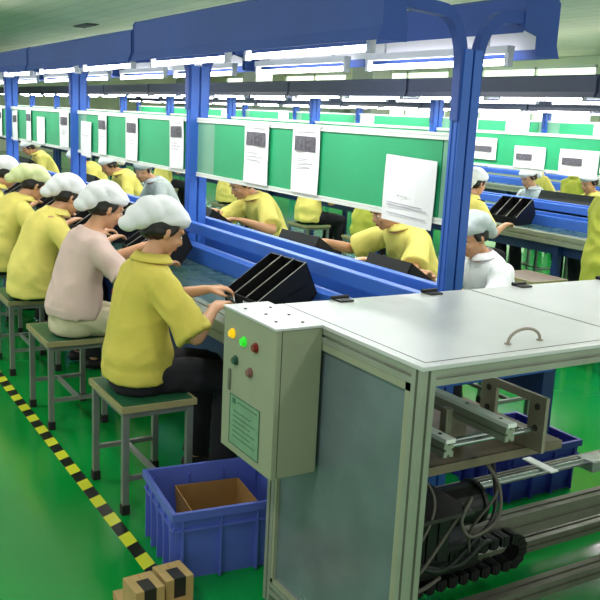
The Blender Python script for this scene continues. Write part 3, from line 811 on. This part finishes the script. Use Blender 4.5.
# ------------------------------------------------------------------ the metal machine
X0, X1, Y0, Y1, HT = -2.39, -1.62, 1.36, 3.35, 1.10
mach = empty('metal_machine', 'aluminium framed machine with grey metal top and control box in the right foreground', 'machine', (X1, Y0, 0))
def mo(name, bm, m, parent=None, **k):
    bmesh.ops.translate(bm, verts=bm.verts, vec=(-X1, -Y0, 0)) if parent is None or parent is not mach else None
    return obj(name, bm, m, parent or mach, **k)
w = .045; q = w/2
for x in (X0+q, X1-q):
    for y in (Y0+q, Y1-q):
        c = bm_new(); prism(c, slot_prof(x, y, w), 'z', .04, HT-.012); p = mo('frame_post', c, 'alu')
        c = bm_new(); cyl(c, (x, y, .012), (x, y, .04), .012); cyl(c, (x, y, 0), (x, y, .012), .026); mo('levelling_foot', c, 'rubber', p)
for z in (HT-.012-q, .10):
    for x in (X0+q, X1-q):
        c = bm_new(); prism(c, slot_prof(x, z, w), 'y', Y0+w, Y1-w); mo('frame_rail', c, 'alu')
    for y in (Y0+q, Y1-q):
        c = bm_new(); prism(c, slot_prof(y, z, w), 'x', X0+w, X1-w); mo('frame_rail', c, 'alu')
# top panels
c = bm_new(); box(c, X0-.0, X1+.004, Y0-.004, 2.188, HT-.012, HT, .002); mo('top_panel', c, 'topmetal')
c = bm_new(); box(c, X0-.0, X1+.004, 2.2, Y1+.004, HT-.012, HT, .002); mo('top_panel', c, 'topmetal')
c = bm_new(); box(c, X0+.002, X1-.028, Y0+.028, Y0+.031, HT, HT+.0006); box(c, X1-.031, X1-.028, Y0+.03, 2.186, HT, HT+.0006); mo('engraved_line', c, 'darkpl')
for y in (1.61, 2.0, 2.45, 2.93):
    c = bm_new(); box(c, X0-.004, X0+.05, y-.028, y+.028, HT, HT+.006, .002); cyl(c, (X0+.004, y-.034, HT+.008), (X0+.004, y+.034, HT+.008), .007); mo('hinge', c, 'black')
for ya, yb in ((1.742, 1.868), (2.75, 2.87)):
    c = bm_new(); yc_ = (ya+yb)/2; rr = (yb-ya)/2
    tube(c, [(-1.715, ya, HT)]+[(-1.715, yc_-rr*math.cos(t*PI/12), HT+.004+.036*math.sin(t*PI/12)) for t in range(13)]+[(-1.715, yb, HT)], .0045, 10)
    for y in (ya, yb): cyl(c, (-1.715, y, HT), (-1.715, y, HT+.003), .01)
    mo('lift_handle', c, 'steel', smooth=True)
# side panel, recessed, with inner rim
c = bm_new(); box(c, X0+w, X1-w, Y0+.014, Y0+.02, .125, HT-.012-w); mo('side_panel', c, 'acrylic')
c = bm_new()
for a in ((X0+w, X0+w+.014, .125, HT-.057), (X1-w-.024, X1-w, .125, HT-.057)): box(c, a[0], a[1], Y0+.002, Y0+.016, a[2], a[3])
for a in ((.125, .139), (HT-.08, HT-.057)): box(c, X0+w, X1-w, Y0+.002, Y0+.016, a[0], a[1])
mo('panel_rim', c, 'boxpaint')
# control box
cb = bm_new(); bx0, bx1, by0, by1, bz0, bz1 = -2.435, -2.095, 1.20, Y0-.001, .63, 1.098
box(cb, bx0, bx1, by0+.022, by1, bz0, bz1-.008, .003)
cbo = mo('control_box', cb, 'boxpaint')
def sub(name, bm, m, **k):
    bmesh.ops.translate(bm, verts=bm.verts, vec=(-X1, -Y0, 0)); return obj(name, bm, m, cbo, **k)
c = bm_new(); box(c, bx0-.002, bx1+.002, by0, by0+.019, bz0-.002, bz1-.004, .003); sub('door', c, 'boxpaint')
c = bm_new(); box(c, bx0-.004, bx1+.006, by0-.004, by1, bz1-.006, bz1+.002, .002); sub('lid', c, 'topmetal')
c = bm_new()
for x, y in ((-2.36, 1.235), (-2.27, 1.26), (-2.17, 1.24), (-2.35, 1.32), (-2.24, 1.325), (-2.14, 1.315)): cyl(c, (x, y, bz1+.002), (x, y, bz1+.0045), .005)
sub('screw', c, 'darkpl')
for nm, x, z, m in (('yellow', -2.372, 1.02, 'by'), ('green', -2.292, 1.012, 'bg'), ('red', -2.215, 1.012, 'br'), ('dark green', -2.345, .938, 'bk'), ('maroon', -2.245, .925, 'bp')):
    c = bm_new(); cyl(c, (x, by0, z), (x, by0-.005, z), .0165, .016, 20); cyl(c, (x, by0-.005, z), (x, by0-.013, z), .0125, .011, 20)
    tag(sub('push_button', c, m, smooth=False), nm+' push button')
c = bm_new(); box(c, bx0+.045, bx0+.058, by0-.006, by0+.001, .83, .90, .002); sub('door_latch', c, 'alu_dark')
c = bm_new(); box(c, -2.375, -2.175, by0-.0015, by0+.001, .655, .822); npl = sub('nameplate', c, 'plate')
c = bm_new(); box(c, -2.357, -2.335, by0-.0025, by0-.001, .795, .812); box(c, -2.325, -2.19, by0-.0025, by0-.001, .803, .806)
for k in range(6): box(c, -2.35, -2.2-.03*(k % 2), by0-.0025, by0-.001, .685+k*.017, .6875+k*.017)
for xx in (-2.3755, -2.1755): box(c, xx, xx+.002, by0-.003, by0-.001, .655, .822)
for zz in (.655, .82): box(c, -2.375, -2.175, by0-.003, by0-.001, zz, zz+.002)
sub('nameplate_print', c, 'plateline')
# inside mechanism
c = bm_new(); prism(c, slot_prof(-2.19, .10, .06, .05), 'y', 1.4, 3.3); mo('base_rail', c, 'alu_dark')
c = bm_new(); prism(c, slot_prof(-1.93, .10, .06, .05), 'y', 1.4, 3.3); mo('base_rail', c, 'alu_dark')
c = bm_new(); prism(c, slot_prof(-2.1, .265, .06, .085, .006, .008), 'y', 1.78, 3.3); mo('linear_profile', c, 'alu_dark')
c = bm_new(); prism(c, slot_prof(-2.3, .345, .03, .03), 'y', 1.9, 3.3); mo('thin_profile', c, 'alu_dark')
c = bm_new(); cyl(c, (-2.18, 1.55, .40), (-2.18, 2.75, .40), .014); box(c, -2.21, -2.13, 2.7, 2.82, .37, .415, .003); mo('guide_rod', c, 'rod', smooth=False)
c = bm_new(); box(c, -2.27, -2.12, 2.45, 2.49, .418, .424, .001); mo('cross_strip', c, 'white')
c = bm_new(); box(c, -2.32, -1.84, 1.46, 2.16, .685, .70, .002); box(c, -1.846, -1.838, 1.46, 2.16, .672, .70); mo('carriage_plate', c, 'greypl')
c = bm_new(); box(c, -2.14, -1.80, 1.46, 1.76, .535, .548, .002); mo('lower_plate', c, 'darkpl')
c = bm_new(); box(c, -2.16, -1.9, 1.5, 1.76, .32, .535, .01)
for k in range(5): box(c, -1.9, -1.895, 1.53+k*.045, 1.545+k*.045, .34, .5)
cyl(c, (-2.03, 1.76, .44), (-2.03, 1.96, .44), .07, n=24); cyl(c, (-2.03, 1.96, .44), (-2.03, 1.975, .44), .078, n=24); box(c, -2.2, -2.0, 1.5, 2.0, .2, .31, .02); mo('drive_motor', c, 'black')
# bracket with rectangular window and holes
c = bm_new(); bx0_, bx1_ = -2.07, -1.78; yb = 2.0
def plate_frame(c):
    z0, z1 = .70, .882
    box(c, bx0_, -2.0, yb, yb+.014, z0, z1); box(c, -1.85, bx1_, yb, yb+.014, z0, z1-.0); box(c, -2.0, -1.85, yb, yb+.014, z0, .755); box(c, -2.0, -1.85, yb, yb+.014, .855, z1)
plate_frame(c); mo('window_bracket', c, 'steel')
for x, z in ((-2.035, .845), (-1.815, .845), (-1.815, .775), (-2.035, .775)):
    c = bm_new(); cyl(c, (x, yb-.002, z), (x, yb+.0, z), .011); mo('bracket_hole', c, 'darkpl')
for y, x1, z in ((1.80, -1.72, .842), (1.62, -1.78, .80)):
    c = bm_new(); box(c, -2.3, x1, y-.018, y+.018, z-.005, z+.008, .001); mo('rail_cover', c, 'white')
    c = bm_new(); prism(c, slot_prof(y, z-.028, .036, .044), 'x', -2.3, x1-.006); rb = mo('slide_rail', c, 'alu')
    for xx in (x1-.05, x1-.2):
        c = bm_new(); cyl(c, (xx, y, z+.008), (xx, y, z+.0095), .006)
        bmesh.ops.translate(c, verts=c.verts, vec=(-X1, -Y0, 0)); obj('rail_screw', c, 'darkpl', rb)
c = bm_new(); box(c, -1.98, -1.955, 1.76, 1.84, .70, .80, .003); mo('rail_support', c, 'steel')
c = bm_new(); box(c, -2.2, -2.175, 1.58, 1.84, .70, .80, .003); mo('rail_support', c, 'steel')
c = bm_new(); box(c, -1.95, -1.92, 1.72, 1.745, .70, .84, .003); mo('rail_support', c, 'steel')
c = bm_new(); cyl(c, (-1.83, 1.63, .765), (-1.83, 2.0, .765), .009); cyl(c, (-1.9, 1.5, .745), (-1.9, 1.99, .745), .008); mo('cross_rod', c, 'rod')
for x, y, z in ((-2.02, 1.66, .80), (-2.02, 1.6, .83), (-1.98, 1.58, .755)):
    c = bm_new(); cyl(c, (x, y, z), (x, y-.02, z), .024, n=20); cyl(c, (x, y-.02, z), (x, y-.024, z), .01); mo('roller', c, 'alu_dark')
# cable chain
c = bm_new(); chain = [(-2.03, 1.54+.05*k, .165) for k in range(13)]+[(-2.03, 2.16+.05*math.sin(t), .215-.05*math.cos(t)) for t in (.4, .9, 1.4, 1.9, 2.4, 2.9)]+[(-2.03, 2.12-.05*k, .265) for k in range(12)]
for k, p in enumerate(chain):
    n_ = chain[min(k+1, len(chain)-1)]; pv = chain[max(k-1, 0)]; d = (V(n_)-V(pv)).normalized()
    b2 = bm_new(); box(b2, -.03, .03, -.019, .019, -.018, .018, .004); box(b2, -.012, .032, -.008, .008, -.02, .02)
    merge(c, b2, Matrix.Translation(V(p)) @ Matrix.Rotation(math.atan2(d.z, d.y), 4, 'X'))
mo('cable_chain', c, 'black')
def curve_pts(ctrl, n=10):
    out = []
    P = [V(p) for p in ctrl]; P = [P[0]]+P+[P[-1]]
    for i in range(1, len(P)-2):
        for k in range(n):
            t = k/n; a, b_, c_, d = P[i-1:i+3]
            out.append(.5*((2*b_)+(-a+c_)*t+(2*a-5*b_+4*c_-d)*t*t+(-a+3*b_-3*c_+d)*t**3))
    out.append(P[-2]); return out
for ctrl, r, m in (([(-2.0, 1.44, .62), (-1.9, 1.5, .5), (-1.88, 1.62, .36), (-1.9, 1.8, .3), (-1.98, 2.0, .3), (-2.03, 2.1, .24)], .009, 'black'),
                   ([(-1.95, 1.46, .6), (-1.86, 1.55, .42), (-1.87, 1.7, .32), (-1.95, 1.9, .33), (-2.0, 2.05, .4), (-2.1, 2.1, .6)], .008, 'black'),
                   ([(-1.88, 1.42, .5), (-1.84, 1.5, .36), (-1.86, 1.6, .28), (-1.92, 1.75, .26)], .007, 'cable'),
                   ([(-1.84, 1.42, .26), (-1.8, 1.45, .30), (-1.78, 1.49, .31), (-1.76, 1.53, .27), (-1.76, 1.55, .21)], .014, 'hose'),
                   ([(-1.9, 1.84, .69), (-1.83, 1.88, .60), (-1.8, 1.86, .5), (-1.8, 1.76, .46), (-1.8, 1.71, .52), (-1.82, 1.76, .58), (-1.84, 1.72, .5), (-1.84, 1.6, .36), (-1.84, 1.5, .3)], .006, 'cable'),
                   ([(-1.95, 1.6, .69), (-1.83, 1.62, .6), (-1.8, 1.55, .48), (-1.82, 1.46, .42), (-1.9, 1.42, .3)], .005, 'cable'),
                   ([(-1.98, 1.9, .68), (-1.88, 1.93, .56), (-1.9, 1.85, .42), (-1.95, 1.9, .3)], .005, 'cable'),
                   ([(-1.82, 1.44, .75), (-1.78, 1.47, .68), (-1.8, 1.52, .64), (-1.86, 1.5, .58)], .006, 'black')):
    c = bm_new(); tube(c, curve_pts(ctrl), r, 8); mo('hose' if m == 'hose' else 'cable', c, m, smooth=True)
c = bm_new(); box(c, -2.05, -1.8, 1.42, 1.5, .13, .15, .003); box(c, -1.85, -1.8, 1.43, 1.47, .15, .2, .004); mo('valve_block', c, 'steel')
c = bm_new(); tube(c, curve_pts([(-2.5, 3.28, 1.0), (-2.45, 3.4, .9), (-2.4, 3.5, .8), (-2.4, 3.65, .72), (-2.5, 3.75, .3), (-2.5, 3.8, .006), (-2.3, 4.4, .006)]), .006, 8)
if False: obj('power_cable', c, 'ycable')
else: c.free()

# material clutter on the pink worker's lap side: small bag
c = bm_new(); sph(c, (0, 0, 0), (.05, .07, .035), 3); sph(c, (.0, -.05, .01), (.035, .03, .03), 2)
me = remesh(c, .008, 2, .006, 3, 14); pouch = mobj('cloth_pouch', me, 'redc'); pouch.location = (-4.50, 1.60, .695)
tag(pouch, 'crumpled red and purple cloth pouch on the lap of the pink shirted person', 'pouch')
c = bm_new(); sph(c, (.045, .02, .012), (.02, .035, .022), 2); obj('purple_trim', c, 'purple', pouch, True)
c = bm_new(); sph(c, (.0, .055, .022), (.016, .016, .012), 2); obj('green_tassel', c, 'limec', pouch, True)

# far hall equipment: low louvred cabinets
for k, (x, y, w_, h_) in enumerate([(-21.5, 12.6, 5.0, 1.98), (-15.2, 12.6, 2.6, 1.72), (-27.5, 12.6, 4.4, 1.95)]):
    e = empty('louvred_cabinet', ['long grey louvred cabinet far behind the second green board', 'grey louvred cabinet far behind the nearest green board', 'grey louvred cabinet far back at the left of the hall'][k], 'cabinet', (x, y, 0))
    c = bm_new(); box(c, -w_/2, w_/2, -.4, .4, 0, h_, .01); obj('body', c, 'louv', e)
    c = bm_new()
    for z in range(int(h_/.09)): box(c, -w_/2+.05, w_/2-.05, -.42, -.4, .1+z*.085, .14+z*.085)
    obj('louvre', c, 'pillar', e)

# ------------------------------------------------------------------ light
wd = bpy.data.worlds.new('World'); S.world = wd; wd.use_nodes = True
wd.node_tree.nodes['Background'].inputs[0].default_value = (.97, 1., .93, 1); wd.node_tree.nodes['Background'].inputs[1].default_value = 1.0
# added area lamps at ceiling height for general brightness; no fixtures there
for k, (x, y) in enumerate([(-1.5, -.6), (-5.5, -.6), (-9.5, -.6), (.6, 2.6), (-3, 4.6), (-8, 4.6), (-14, 4.6), (-20, 4.6), (-5, 8.8), (-11, 8.8), (-17, 8.8), (-24, 8.8), (-8, 13), (-16, 13), (-24, 13)]):
    lamp(x, y, H_C-.03, 1.2, .3, 42 if y < 4 else 60, 'added_hall_fill')

# ------------------------------------------------------------------ camera
cam = bpy.data.cameras.new('camera'); co = bpy.data.objects.new('camera', cam); COL.objects.link(co)
R = Matrix(((0.510216455319851, -0.20252866928726912, 0.8358596214901008), (0.8586769227605441, 0.06514100793355851, -0.5083606902622221), (0.048508875881937565, 0.9771073570504565, 0.20714270867820267)))
co.matrix_world = Matrix.Translation((0, 0, 1.7)) @ R.to_4x4()
cam.sensor_width = 36; cam.lens = 858.44*36/600; cam.clip_start = .05; cam.clip_end = 200
S.camera = co
S.view_settings.view_transform = 'Standard'; S.view_settings.look = 'None'; S.view_settings.gamma = 1
S.view_settings.exposure = 0.12
S.cycles.use_denoising = True
